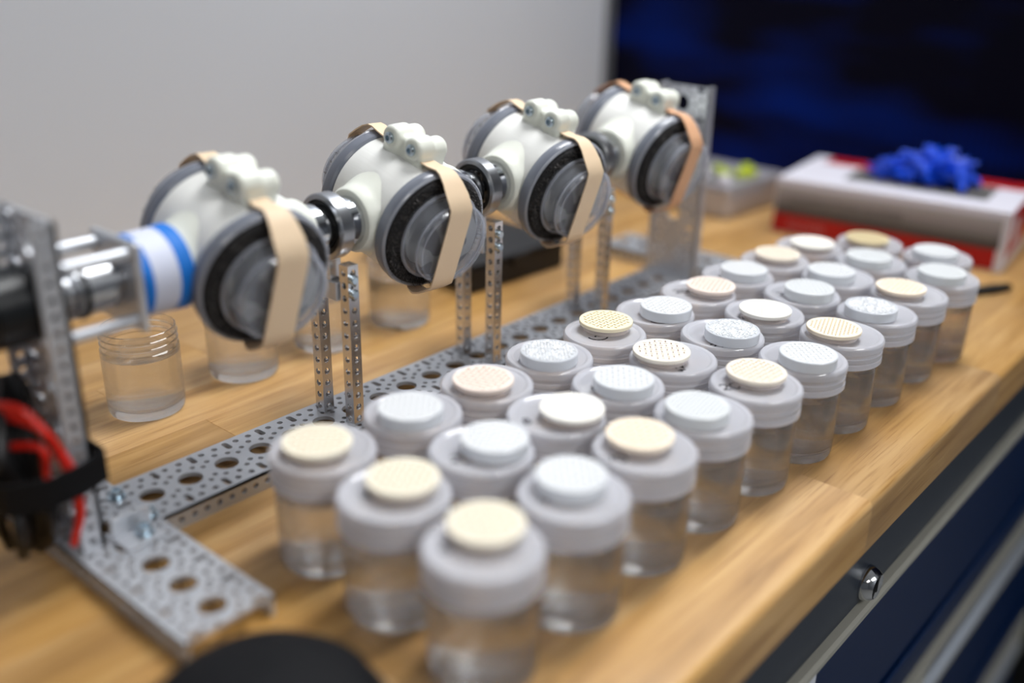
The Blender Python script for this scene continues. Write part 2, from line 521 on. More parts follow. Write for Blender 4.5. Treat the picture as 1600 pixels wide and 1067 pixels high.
def drawer(x0, x1, z0, z1):
    d = MB().box(x0, x1, -286, -262, z0+60, z1, 2).build('drawer', M['navy'], cab)
    MB().box(x0, x1, -290, -286, z0+98, z0+104, 1.5).build('pressed_ridge', M['navy'], d)
    a, b = 500, x1-30
    hole = []
    for cx, cz, a0 in ((b-12, z0+36, 0), (a+18, z0+36, 90), (a+18, z0+16, 180), (b-12, z0+16, 270)):
        rr_ = 12
        hole += [(cx+rr_*math.cos(R(a0+15*k)), cz+rr_*math.sin(R(a0+15*k))) for k in range(7)]
    MB().holed([(x0, z0+2), (x1, z0+2), (x1, z0+59), (x0, z0+59)], [hole], 8, lambda u, v, w: (u, -290-w, v)).build('handle_plate', M['greytrim'], d, smooth=False)
    MB().box(x0+4, x1-4, -270, -263, z0+3, z0+58).build('handle_recess', M['black'], d, smooth=False)
    MB().tube([(a+4, -288, z0+31), (b-2, -288, z0+31)], 4.6, 14).build('handle', M['barmetal'], d)
    MB().tube([(a+4, -287, z0+14), (b-2, -287, z0+14)], 4.6, 14).build('handle', M['barmetal'], d)
for z1 in (zb-107, zb-317, zb-527):
    drawer(X0+30, X1-24, z1-206, z1)
lk = thing('drawer_lock', 'round chrome cam lock on the slate rail under the bench edge', 'lock', (323, -284, -80), (math.pi/2, 0, 0))
MB().lathe([(0, 0), (12, 0), (12, 2.4), (10.2, 6.5), (8.6, 8.4), (7.4, 8), (0, 8)], 32).build('lock_body', M['steel'], lk)
MB().box(-0.8, 0.8, -4, 4, 8, 8.3).build('keyway', M['black'], lk, smooth=False)
# ------------------------------------------------------------------ helpers for writing
def glyph_strokes(ch):
    def arc(cx, cy_, rx, ry, a0, a1, n=10):
        return [(cx+rx*math.cos(R(a0+(a1-a0)*i/n)), cy_+ry*math.sin(R(a0+(a1-a0)*i/n))) for i in range(n+1)]
    G = {
        '0': [arc(0, 0, .33, .5, 90, 450, 18)], '1': [[(-.12, .3), (0.05, .5), (0.05, -.5)]],
        '2': [arc(0, .22, .3, .28, 160, -40)+[(-.3, -.5), (0, -.42), (.34, -.5)]],
        '3': [arc(0, .24, .28, .26, 150, -80)+arc(0, -.24, .32, .26, 80, -150)],
        '4': [[(-.15, .5), (-.3, 0), (.3, 0)], [(.12, .35), (.1, -.5)]],
        '5': [[(.3, .5), (-.2, .5), (-.25, .1)]+arc(0, -.15, .3, .32, 120, -130)],
        '6': [[(.2, .5), (-.2, .1)]+arc(0, -.2, .28, .3, 160, -200)],
        '7': [[(-.3, .45), (.3, .45), (-.05, -.5)]],
        '8': [arc(0, .24, .24, .25, -90, 270, 14)+arc(0, -.25, .3, .26, 90, -270, 14)],
        '9': [arc(0, .2, .26, .28, 0, 360, 14)+[(.2, -.5)]],
        '.': [[(-.03, -.5), (.05, -.46)]], '-': [[(-.35, 0), (.35, .03)]],
        'O': [arc(0, 0, .95, .85, 100, 440, 26)], 'U': [arc(0, 0, .95, .9, 165, 400, 20)],
        '~': [[(-.5, -.1)]+arc(-.2, 0, .25, .2, 170, 30)+arc(.25, -.05, .22, .16, 200, 340)]}
    return G[ch]
def writing(text, size, wid, th=0.12):
    """hand-drawn strokes as a thin raised mesh lying in the xy plane, centred"""
    mb = MB(); x = -(len([c for c in text if c not in 'OU'])-1)*.42
    for ch in text:
        cx = 0 if ch in 'OU' else x
        for st in glyph_strokes(ch):
            sc_ = size*(1.0 if ch in 'OU' else .62 if ('O' in text or 'U' in text) else 1)
            pts = [Vector(((p[0]+(0 if ch in 'OU' else cx))*sc_, p[1]*sc_, 0)) for p in st]
            vs, fs = [], []
            for k, p in enumerate(pts):
                d = (pts[min(k+1, len(pts)-1)]-pts[max(k-1, 0)])
                d = d.normalized() if d.length > 1e-9 else Vector((1, 0, 0))
                nn = Vector((-d.y, d.x, 0))*wid/2*(0.8+0.4*math.sin(k*1.3)**2)
                vs += [p+nn+Vector((0, 0, th)), p-nn+Vector((0, 0, th)), p+nn, p-nn]
            for k in range(len(pts)-1):
                a, b = 4*k, 4*k+4
                fs += [(a, a+1, b+1, b), (a+2, b+2, b+3, a+3), (a, b, b+2, a+2), (a+1, a+3, b+3, b+1)]
            e = 4*(len(pts)-1)
            fs += [(0, 2, 3, 1), (e, e+1, e+3, e+2)]
            mb.add(vs, fs)
        if ch not in 'OU':
            x += .84
    return mb
def textmesh(body, size, depth=0.05):
    cu = bpy.data.curves.new('lettering', 'FONT')
    cu.body = body; cu.size = size*S; cu.extrude = depth*S; cu.align_x = 'CENTER'; cu.align_y = 'CENTER'; cu.resolution_u = 3
    o = bpy.data.objects.new('tmp', cu); COL.objects.link(o)
    dg = bpy.context.evaluated_depsgraph_get(); dg.update()
    me = bpy.data.meshes.new_from_object(o.evaluated_get(dg))
    bpy.data.objects.remove(o)
    return me
def lettering(name, body, size, m_, parent, loc, rot):
    me = textmesh(body, size); me.materials.clear(); me.materials.append(m_)
    o = link(name, me, parent, loc); o.rotation_euler = rot
    return o
pl = thing('paper_label', 'white paper label with black lettering on the edge of the navy drawer', 'label', (246, -287, -118))
MB().box(-40, 8, -0.4, 0.4, -22, 12).build('sheet', M['paper'], pl, smooth=False)
lettering('lettering', 'ups', 9, M['black'], pl, (-0.011, -0.0005, -0.006), (math.pi/2, 0, 0))

# ------------------------------------------------------------------ perforated aluminium channel
BEAM_CELL = None
def cell_holes(u0, big=1):
    h = [circ(u0, 0, 7, 24)]
    for sv in (1, -1):
        h += [circ(u0-5, 18.5*sv, 1.9), circ(u0+4, 18.5*sv, 1.9), slot(u0+12, 17.2*sv, 1.9, 2.6, 6)]
        h += [circ(u0, 12.4*sv, 1.8), circ(u0-7, 9.6*sv, 1.7), circ(u0+7.2, 9.6*sv, 1.7), circ(u0+12, 6*sv, 1.7)]
    if big < 0:
        h = h[1:]
    return h
def channel(mb, n, fn, flange=12, th=2.5, u_start=-9.5, big=None):
    """n cells of a 48 mm wide U-channel; fn maps (u along, v across, w out of the web)"""
    for i in range(n):
        a = u_start+24*i; b = a+24
        mb.holed([(a, -24), (b, -24), (b, 24), (a, 24)], cell_holes(24*i, 1 if big is None or i in big else -1), th, fn, sides=(1, i == n-1, 1, i == 0))
        for sv in (1, -1):
            f2 = (lambda u, v, w, sv=sv: fn(u, sv*(24+w), -v)) if sv > 0 else (lambda u, v, w, sv=sv: fn(u, sv*(24+w), -v))
            hs = [circ(24*i+k, flange/2+.6, 1.9, 10) for k in (-5.5, 2.5, 10.5)]
            mb.holed([(a, 0.01), (b, 0.01), (b, flange), (a, flange)], hs, th, f2, sides=(0, i == n-1, 1, i == 0))
    return mb
mb = channel(MB(), 23, lambda u, v, w: (u, v, w), 12)
bc = mb.build('base_channel', M['alu'], None, W(0, 0, 12), ang=0.7)
tag(bc, 'long perforated grey aluminium channel lying along the wooden bench', 'channel')
mb = channel(MB(), 10, lambda u, v, w: (v, -u, w), 12)
cc = mb.build('cross_channel', M['alu'], None, W(-33, 110, 11.8), ang=0.7)
tag(cc, 'perforated aluminium cross channel at the near left end under the motor upright', 'channel')
mb = channel(MB(), 8, lambda u, v, w: (v, -u, w), 12)
cf = mb.build('cross_channel', M['alu'], None, W(578, 90, 11.8), ang=0.7)
tag(cf, 'perforated aluminium cross channel at the far end beyond the tall plate', 'channel')
# uprights: web in the yz plane
mb = channel(MB(), 7, lambda u, v, w: (w, -v, u), 12, big=(2, 4, 6))
uf = mb.build('upright_channel', M['alu'], None, W(520, 0, 21.5), ang=0.7)
uf.rotation_euler = (0, 0, math.pi)
tag(uf, 'tall perforated aluminium upright standing at the far end of the drum shaft', 'channel')
mb = channel(MB(), 7, lambda u, v, w: (w, -v, u), 12)
un = mb.build('upright_channel', M['alu'], None, W(-40, 0, 21.5), ang=0.7)
tag(un, 'perforated aluminium upright at the left holding the black motor', 'channel')
# flange faces on the near upright point towards the camera side (-x)
# corner bracket and bolts at the near joint
br = thing('corner_bracket', 'small bent aluminium bracket joining the motor upright to the cross channel', 'bracket', (-30, -27, 12.2))
MB().box(-8, 14, -0.1, 1.9, 0, 13, 0.4).build('upright_plate', M['alu'], br)
MB().box(-8, 14, -14, 0, 0, 1.9, 0.4).build('foot_plate', M['alu'], br)
for k, (x, y) in enumerate(((-14, 12), (-12, -17), (-24, -34))):
    t = thing('hex_bolt', ['zinc bolt head on the base channel farther from the camera', 'zinc bolt head on the base channel nearer the jars',
              'zinc bolt head on the foot of the corner bracket'][k], 'bolt', (x, y, 14.5 if k == 2 else 12.0))
    MB().lathe([(0, 0), (5, 0), (5, .8), (0, .8)], 24).build('washer', M['zinc'], t)
    MB().lathe([(0, .8), (3.6, .8), (3.6, 4), (3, 4.6), (1.9, 4.6), (1.9, 2.6), (0, 2.6)], 20).build('bolt_head', M['zinc'], t)

# ------------------------------------------------------------------ motor, coupling
SZ, SY = 138, -1
mo = thing('drive_motor', 'black cylindrical gear motor bolted to the left upright', 'motor', (-43, SY, SZ), (0, -math.pi/2, 0))
MB().lathe([(0, 0), (18.5, 0), (18.5, 26), (17.5, 27), (18.5, 28), (18.5, 92), (17, 95), (0, 95)], 48).build('motor_case', M['motor'], mo)
MB().lathe([(0, 95), (6, 95), (6, 99), (0, 99)], 24).build('rear_boss', M['satin'], mo)
for a in range(4):
    an = a*math.pi/2+.78
    MB().lathe([(0, 0.1), (2, 0.1), (2, 2), (0, 2)], 12, T((math.cos(an)*15, math.sin(an)*15, -5.2))).build('motor_screw', M['zinc'], mo)
cp = thing('shaft_coupling', 'aluminium standoff coupling between the left upright and the taped drum hub', 'coupling', (-40, SY, SZ))
for a, b in ((1, 1), (1, -1), (-1, 1), (-1, -1)):
    MB().tube([(2.6, a*15, b*17), (36, a*15, b*17)], 3.2, 14).build('standoff', M['alu'], cp)
mb = MB(); mb.box(36, 40, -21, 21, -23, 23, 1)
mb.build('end_plate', M['alu'], cp)
MB().lathe([(0, 3), (9, 3), (9, 12), (13, 12), (13, 30), (9, 30), (9, 36), (0, 36)], 40, RY).build('clamp_hub', M['satin'], cp)
MB().lathe([(13.1, 14), (14.5, 14), (14.5, 16), (13.1, 16)], 40, RY, close=True).build('black_collar', M['dark'], cp)
sh = MB().lathe([(0, -4), (4, -4), (4, 560), (0, 560)], 24, RY).build('drive_shaft', M['steel'], None, W(-41, SY, SZ))
tag(sh, 'long steel shaft carrying the four drums between the uprights', 'shaft')

# ------------------------------------------------------------------ drums
ALPHA = R(15)
DR = {}
def ring(prof, n=72, m_=None):
    return MB().lathe(prof, n, RXN)
def lathe_t(prof, n=72):
    """prof in (r, t): t towards the camera side (-y local)"""
    return MB().lathe(prof, n, RXN)
YAW = R(-6.5)
DX = [66, 191, 323, 455]
dlab = ['nearest white printed drum of the shaft, with blue and white tape on its hub',
        'second white printed drum from the motor, in sharp focus with two bolts on top',
        'third white printed drum from the motor, between second and third ring bearings',
        'farthest white printed drum, next to the tall perforated upright']
blab = ['pale tan rubber band stretched round the nearest drum', 'pale tan rubber band stretched round the second drum',
        'yellowish rubber band stretched round the third drum', 'pinkish rubber band stretched round the farthest drum']
def fuzz_mesh(sgn):
    rr = random.Random(5)
    mb = MB()
    for k in range(2600):
        a = rr.uniform(0, 2*math.pi); r0 = rr.uniform(28.5, 34.6); t0 = 33.5+rr.uniform(-.5, 2.5)
        p = Vector((r0*math.cos(a), -t0, r0*math.sin(a)))
        d = Vector((rr.gauss(0, .6)+math.cos(a)*.45, -rr.uniform(.3, 1.4), rr.gauss(0, .6)+math.sin(a)*.45)).normalized()*rr.uniform(2.2, 5.0)
        sd = d.cross(Vector((rr.gauss(0, 1), rr.gauss(0, 1), rr.gauss(0, 1)))).normalized()*.28
        q = p+d*.55+sd*3; e = p+d
        pts = [p-sd, p+sd, q+sd, q-sd, e]
        if sgn < 0:
            pts = [Vector((v.x, -v.y, v.z)) for v in pts]
        mb.add(pts, [(0, 1, 2, 3), (3, 2, 4)])
    return mb
def drum(i):
    t = thing('sample_drum', dlab[i], 'drum', (DX[i], SY, SZ), (ALPHA, 0, 0), 'drums turning on the shaft')
    if i:
        for ch in DR['parts']:
            c = ch.copy(); COL.objects.link(c); c.parent = t
            for g in ch.children:
                d = g.copy(); COL.objects.link(d); d.parent = c
        return t
    parts = []
    # shell with slight barrel and layer lines
    prof = [(35.4, -25)]
    for k in range(13):
        z = -25+50*k/12
        prof.append((37.0+1.0*(1-(z/25)**2), z))
    prof += [(35.4, 25)]
    parts.append(lathe_t(prof+[(34, 24), (34, -24)], 72).build('shell', M['print'], t, ang=0.5))
    parts[-1].rotation_euler = (0, 0, YAW/2)
    for sx in (1, -1):
        MBb = MB().lathe([(30, 22), (26, 29), (22.6, 34), (21, 37.5), (20.2, 42), (18.8, 44), (13, 44.4), (4.2, 44.4)], 48, RY if sx > 0 else Matrix.Rotation(-math.pi/2, 4, 'Y'))
        parts.append(MBb.build('hub', M['lug'], t))
        parts.append(MB().lathe([(4.1, 44.5), (15.2, 44.5), (15.2, 53), (13.0, 53.2), (13.0, 63), (12, 64), (4.1, 64)], 48, RY if sx > 0 else Matrix.Rotation(-math.pi/2, 4, 'Y')).build('hub_sleeve', M['steel'], t))
    # clamping lugs with two bolts, bolt heads towards -x
    mb = MB()
    for sx in (-1, 1):
        zz = 45.5 if sx < 0 else 43.6
        for tt in (-8, 11):
            mt = T((0, -tt, zz)) @ (RY if sx > 0 else Matrix.Rotation(-math.pi/2, 4, 'Y'))
            mb.lathe([(0, -1), (7.6, -1), (7.6, 10.5), (6.4, 12.4), (0, 12.6)], 28, mt)
            mb.box(-2 if sx > 0 else -11, 11 if sx > 0 else 2, -tt-8, -tt+8, 32, 43, 2)
        mb.box(-1 if sx > 0 else -10, 10 if sx > 0 else 1, -14, 10, 32, 49.2 if sx < 0 else 48, 2)
    lg = mb.build('lug', M['lug'], t)
    rm = lg.modifiers.new('remesh', 'REMESH'); rm.mode = 'VOXEL'; rm.voxel_size = 0.0008; rm.use_smooth_shade = True
    sm = lg.modifiers.new('smooth', 'SMOOTH'); sm.factor = 0.6; sm.iterations = 7
    for sx, tt, zz in ((-1, -8, 45.5), (-1, 11, 45.5), (1, -8, 43.6), (1, 11, 43.6)):
        mt = T((sx*11.9, -tt, zz)) @ (RY if sx > 0 else Matrix.Rotation(-math.pi/2, 4, 'Y'))
        MB().lathe([(0, 0), (3.5, 0), (3.5, 2.0), (2.7, 2.8), (1.7, 2.8), (1.5, 0.8), (0, 0.8)], 20, mt).build('bolt', M['zinc'], lg)
    parts.append(lg)
    for sg in (1, -1):
        mm = RXN if sg > 0 else Matrix.Rotation(-math.pi/2, 4, 'X')
        L = lambda pr, n=72, **k: MB().lathe(pr, n, mm, **k)
        parts.append(L([(34.5, 24.2), (37.6, 24.6), (38.8, 26), (39.2, 31.2), (38.4, 32.6), (36.8, 32.9), (35, 31), (34.5, 28)], close=True).build('container_rim', M['greyring'], t))
        parts.append(L([(36.6, 32.2), (38.3, 32.4), (38.7, 33.4), (37.9, 34.4), (36.6, 33.8)], close=True).build('rim_lip', M['greylip'], t))
        fz = L([(24, 30), (35.4, 31), (36.6, 33.5), (35.4, 36.2), (33.5, 37.1), (30, 36.4), (27, 37.2), (24, 37)]).build('fleece_ring', M['fuzz'], t)
        fuzz_mesh(sg).build('fleece_strands', M['strand'], fz, kind='stuff')
        parts.append(fz)
        cap = L([(27.6, 36), (28.6, 36.6), (28.8, 40.5), (27.6, 41.4), (26.2, 42.2), (25.6, 48), (26.1, 49), (26.1, 52.4), (24.9, 53.6), (23.2, 53.4), (22.2, 51.2), (20.5, 50.6), (0, 50.6),
                 ]).build('clear_cap', M['cap'], t)
        L([(27.4, 38.6), (29.1, 38.8), (29.1, 39.8), (27.4, 40)], close=True).build('cap_ring', M['greylip'], cap)
        L([(25.2, 49.2), (26.3, 49.6), (26.3, 50.4), (25.2, 50.2)], close=True).build('cap_ring', M['greylip'], cap)
        L([(0, 46.5), (22.8, 46.5), (22.8, 45.5), (0, 45.5)]).build('swatch', M['swatch'], cap)
        parts.append(cap)
        for p_ in parts[-4:]:
            p_.rotation_euler = (0, 0, YAW)
    DR['parts'] = parts
    return t
for i in range(4):
    drum(i)
# tape on the nearest drum's hub
tp = thing('masking_tape', 'blue tape with a white label strip wrapped round the nearest drum hub', 'tape', (0, SY, SZ))
MB().lathe([(15.5, 0), (21.2, 0.2), (21.6, 5), (15.5, 5)], 48, RY, close=True).build('tape_edge', M['tapeblue'], tp, label='narrow blue end of the tape')
MB().lathe([(15.5, 5), (21.7, 5.02), (21.9, 19), (15.5, 19)], 48, RY, close=True).build('label_strip', M['tapewhite'], tp, label='white strip')
MB().lathe([(15.5, 19), (22, 19.02), (22.6, 27), (15.5, 27)], 48, RY, close=True).build('tape_edge', M['tapeblue'], tp, label='wide blue end of the tape')
MB().lathe([(4.3, -0.5), (15.3, -0.5), (15.3, 27), (4.3, 27)], 40, RY, close=True).build('core_tube', M['lug'], tp)
# rubber bands
def band(i, xc, width, m_):
    t = MB()
    # path in (t, r) around the drum
    path = [(54.5, -20), (54.6, 0), (54.5, 20), (54.0, 25.5), (48, 31.6), (42, 36.8), (36.4, 40.1), (32, 40.6), (25.5, 39.9), (10, 39.4), (-10, 39.4), (-25.5, 39.9), (-32, 40.6), (-36.4, 40.1),
            (-42, 36.8), (-48, 31.6), (-54.0, 25.5), (-54.6, 20)]
    path = path+[(a, -b) for a, b in path[::-1] if b > 0]
    # dedupe start
    seen = []
    for p in path:
        if not seen or (abs(p[0]-seen[-1][0])+abs(p[1]-seen[-1][1])) > .5:
            seen.append(p)
    path = seen
    n = len(path); th = .9; vs = []; fs = []
    for k, (a, b) in enumerate(path):
        pa, pb = path[k-1], path[(k+1) % n]
        d = Vector((pb[0]-pa[0], pb[1]-pa[1])).normalized()
        nr = Vector((d.y, -d.x))
        if nr.dot(Vector((a, b))) < 0:
            nr = -nr
        fr = max(0.0, a/54)
        ww = width*(0.62+0.38*min(1, max(0, (a-30)/18))) if a > 0 else width*.62
        xo = xc+ (2.0*math.sin(b/20) if a > 30 else 0)
        for q, (xx, hh) in enumerate(((-ww/2, 0), (ww/2, 0), (ww/2, th), (-ww/2, th))):
            vs.append((xo+xx, -(a+nr.x*hh), b+nr.y*hh))
    for k in range(n):
        j = (k+1) % n
        for q in range(4):
            r_ = (q+1) % 4
            fs.append((4*k+q, 4*k+r_, 4*j+r_, 4*j+q))
    t.add(vs, fs)
    o = t.build('rubber_band', m_, None, W(DX[i], SY, SZ), ang=0.9)
    o.rotation_euler = (Matrix.Rotation(ALPHA, 3, 'X') @ Matrix.Rotation(YAW, 3, 'Z')).to_euler()
    tag(o, blab[i], 'rubber band', 'rubber bands round the drums')
band(0, -1, 18, M['band']); band(1, -3, 16.5, M['band']); band(2, -2, 15, M['band']); band(3, -2, 14, M['bandpink'])

# ------------------------------------------------------------------ bearing stands
def post_mesh():
    mb = MB()
    hw = 4.0
    for i in range(13):
        a = 8*i; b = a+8
        for k in range(4):
            rot = Matrix.Rotation(k*math.pi/2, 3, 'Z')
            mb.holed([(-hw, a), (hw, a), (hw, b), (-hw, b)], [circ(0, a+4, 2.1, 14)], 1.3, lambda u, v, w, rot=rot: tuple(rot @ Vector((u, -hw-w, v))), sides=(0, 0, 0, 0))
    mb.box(-hw, hw, -hw, hw, -0.4, 0)
    mb.box(-hw, hw, -hw, hw, 104, 104.6)
    return mb
slab = ['ring bearing on two perforated posts between the first and second drums', 'ring bearing on two perforated posts between the second and third drums',
        'ring bearing on two perforated posts between the third and fourth drums']
first = None
for i, bx in enumerate((131, 261, 392)):
    t = thing('bearing_stand', slab[i], 'bearing stand', (bx, 0, 12.3), None, 'bearing stands under the shaft')
    if first is None:
        parts = []
        p = post_mesh().build('post', M['beam'], t, (0.0, 0.0115, 0.0005), ang=0.5); parts.append(p)
        p2 = p.copy(); COL.objects.link(p2); p2.parent = t; p2.location = (0.001, -0.0165, 0.0005); parts.append(p2)
        z0 = SZ-12.3
        mt = T((0, SY, z0)) @ RY
        parts.append(MB().lathe([(16.8, -5.5), (19.2, -5.5), (20, -4.8), (20, 3.5), (19.2, 4), (16.8, 4)], 64, mt, close=True).build('bearing_ring', M['satin'], t))
        parts.append(MB().lathe([(13.4, -4.2), (16.7, -4.2), (16.7, 3.0), (13.4, 3.0)], 64, mt, close=True).build('bearing_seal', M['dark'], t))
        parts.append(MB().box(-5, 4, -6.5, 1.5, z0-32, z0-18.6, .5).build('ring_stem', M['beam'], t))
        blk = MB().box(-5, 5, -11.5, 6.5, z0-44, z0-32.2, .6).build('clamp_block', M['alu'], t)
        parts.append(blk)
        for (y, z) in ((-22, z0-38), (-22, z0-29)):
            MB().lathe([(0, 0), (3, 0), (3, 2.2), (2.2, 3), (0, 3)], 16, T((0, y+1.2, z)) @ RXN).build('bolt', M['zinc'], blk)
        MB().tube([(0, -21, z0-38), (0, 17, z0-38)], 1.9, 12).build('cross_bolt', M['zinc'], blk)
        first = parts
    else:
        for ch in first:
            c = ch.copy(); COL.objects.link(c); c.parent = t
            for g in ch.children:
                d = g.copy(); COL.objects.link(d); d.parent = c
# far shaft end plate bars
ft = thing('end_hub', 'aluminium hub with side standoffs fixing the shaft to the far upright', 'hub', (520, SY, SZ))
MB().lathe([(4.2, -2.6), (16, -2.6), (16, -8), (9, -8), (9, -16), (4.2, -16)], 40, RY).build('hub_body', M['alu'], ft)
for a in (1, -1):
    MB().tube([(-2.6, a*15, 15), (-24, a*15, 15)], 3.0, 12).build('standoff', M['beam'], ft)

# ------------------------------------------------------------------ wires and strap
wb = thing('wire_bundle', 'bundle of red and black wires looped beside the left upright', 'wires', (-66, 0, 12))
def spline(pts, n=8):
    P_ = [Vector(p) for p in pts]; P_ = [P_[0]*2-P_[1]]+P_+[P_[-1]*2-P_[-2]]; out = []
    for i in range(1, len(P_)-2):
        for k in range(n):
            t = k/n; a, b, c, d = P_[i-1:i+3]
            out.append(.5*((2*b)+(c-a)*t+(2*a-5*b+4*c-d)*t*t+(3*b-a-3*c+d)*t**3))
    out.append(P_[-2]); return out
wr_ = random.Random(3)
for k in range(5):
    o = wr_.uniform(-3, 3)
    pts = [(-40+o, 60+k*3, 46+k*2), (-14+o, 30, 62+2*k), (-8, 4+o, 80-k), (0+k*.8, -18-k, 82-2*k), (9+.5*k, -23-k*.5, 62-k), (12+.4*k, -27.8-k*.6, 44), (13, -28.2-.6*k, 26), (9, -26-.5*k, 8+k)]
    MB().tube(spline(pts), 2.0, 8).build('red_wire', M['wirered'], wb)
for k in range(22):
    a = wr_.uniform(-14, 12); b = wr_.uniform(-15, 16)
    pts = [(8+a*.3, 14+b*.3, 86), (4+a*.8, 4+b*.8, 78), (-2+a*1.0, -4+b, 62), (-2+a*.7, -12+b*.5, 46), (-3+a, -14+b*.9, 24), (-1+a*.8, -6+b*.6, 3+wr_.uniform(0, 5))]
    MB().tube(spline(pts, 6), 2.8, 8).build('black_wire', M['wireblack'], wb)
for k in range(3):
    pts = [(-6-3*k, 30-k, 112), (-14, 36, 88), (-20, 26+3*k, 66), (-12, 4, 60), (2, -22-k, 64), (3, -24, 48)]
    MB().tube(spline(pts), 1.8, 8).build('red_wire', M['wirered'], wb)
stp = MB()
path = [(-86, 14), (-88, -8), (-84, -28), (-68, -36), (-50, -33.5), (-37.4, -29), (-36.4, -26), (-36.4, 26), (-40, 28), (-60, 28), (-76, 24)]
n = len(path); vs = []; fs = []
for k, (x, y) in enumerate(path):
    c = Vector((-58, 0)); d = (Vector((x, y))-c).normalized()
    for (o_, z) in ((0, 50), (1.6, 50), (1.6, 66), (0, 66)):
        vs.append((x+d.x*o_, y+d.y*o_, z))
for k in range(n):
    j = (k+1) % n
    for q in range(4):
        fs.append((4*k+q, 4*k+(q+1) % 4, 4*j+(q+1) % 4, 4*j+q))
stp.add(vs, fs)
o = stp.build('cable_strap', M['blackcloth'], None, W(0, 0, 0)); tag(o, 'black fabric strap tying the wires to the left upright', 'strap')

# ------------------------------------------------------------------ jars
jar_prof = [(0, 0.4), (22.4, 0), (23.8, 0.6), (24.6, 2.4), (24.9, 5), (25.1, 44), (24.9, 45.2), (23.9, 46), (23.9, 48.6), (24.7, 49.2), (24.7, 50), (23.9, 50.6), (23.9, 53), (24.7, 53.6), (24.7, 54.4), (23.9, 55), (23.9, 58.6), (23.4, 59),
            (22.6, 58.8), (22.4, 46), (23.2, 43.6), (23.5, 12), (22.6, 8), (19.5, 5.6), (12, 4.8), (0, 4.6)]
wat_prof = [(0, 4.5), (12, 4.7), (19.7, 5.4), (22.8, 7.8), (23.8, 12), (23.7, 41.2), (23.1, 40.8), (21.6, 40.4), (0, 40.3)]
lid_prof = [(0, 61.4), (21.8, 61.4), (22.6, 61.6), (23.2, 62.2), (24.2, 62.4), (25.8, 62.2), (26.7, 61.2), (26.9, 60), (26.8, 57.2), (26.1, 56.6), (25.7, 55.8), (25.7, 54.6), (26.4, 54.0), (26.5, 51.8), (25.9, 51.3), (25.9, 50.6), (26.6, 50.1), (26.7, 47.3), (26.3, 46.8), (25.5, 46.9), (25.4, 49)]
jar_me = lid_me = wat_me = None
JN = 64
def jar(x, y, label, lid=True, group=None, ink=None, water=True):
    global jar_me, lid_me, wat_me
    t = thing('water_jar', label, 'jar', (x, y, 0.05), (0, 0, rnd.uniform(0, 6)), group)
    if jar_me is None:
        jar_me = MB().lathe(jar_prof, JN).build('jar_body', M['jar'], t, ang=0.7).data
        wat_me = MB().lathe(wat_prof, JN).build('water', M['water'], t, ang=0.7).data
    else:
        link('jar_body', jar_me, t); link('water', wat_me, t)
    if lid:
        if lid_me is None:
            lid_me = MB().lathe(lid_prof, JN).build('lid', M['lid'], t, ang=0.6).data
        else:
            link('lid', lid_me, t)
    t.rotation_euler = (0, 0, 0)
    if ink:
        txt, wx, wy, sz, rot = ink
        wd = writing(txt, sz, 1.0).build('marker_writing', M['ink'], t, smooth=False)
        wd.location = ((wx-x)*S, (wy-y)*S, 0.0614)
        wd.rotation_euler = (0, 0, R(rot))
    return t
# jar centres and disc centres, measured in mm on the bench
def bp(u, v, z):
    d = r2*((u-800)/CF)+u2*(-(v-533.5)/CF)+fwd
    k = (z-CZ)/d.z
    return CX+d.x*k, CYY+d.y*k
ROWS = {'1': 'channel-side row', '2': 'middle row', '3': 'bench-edge row'}
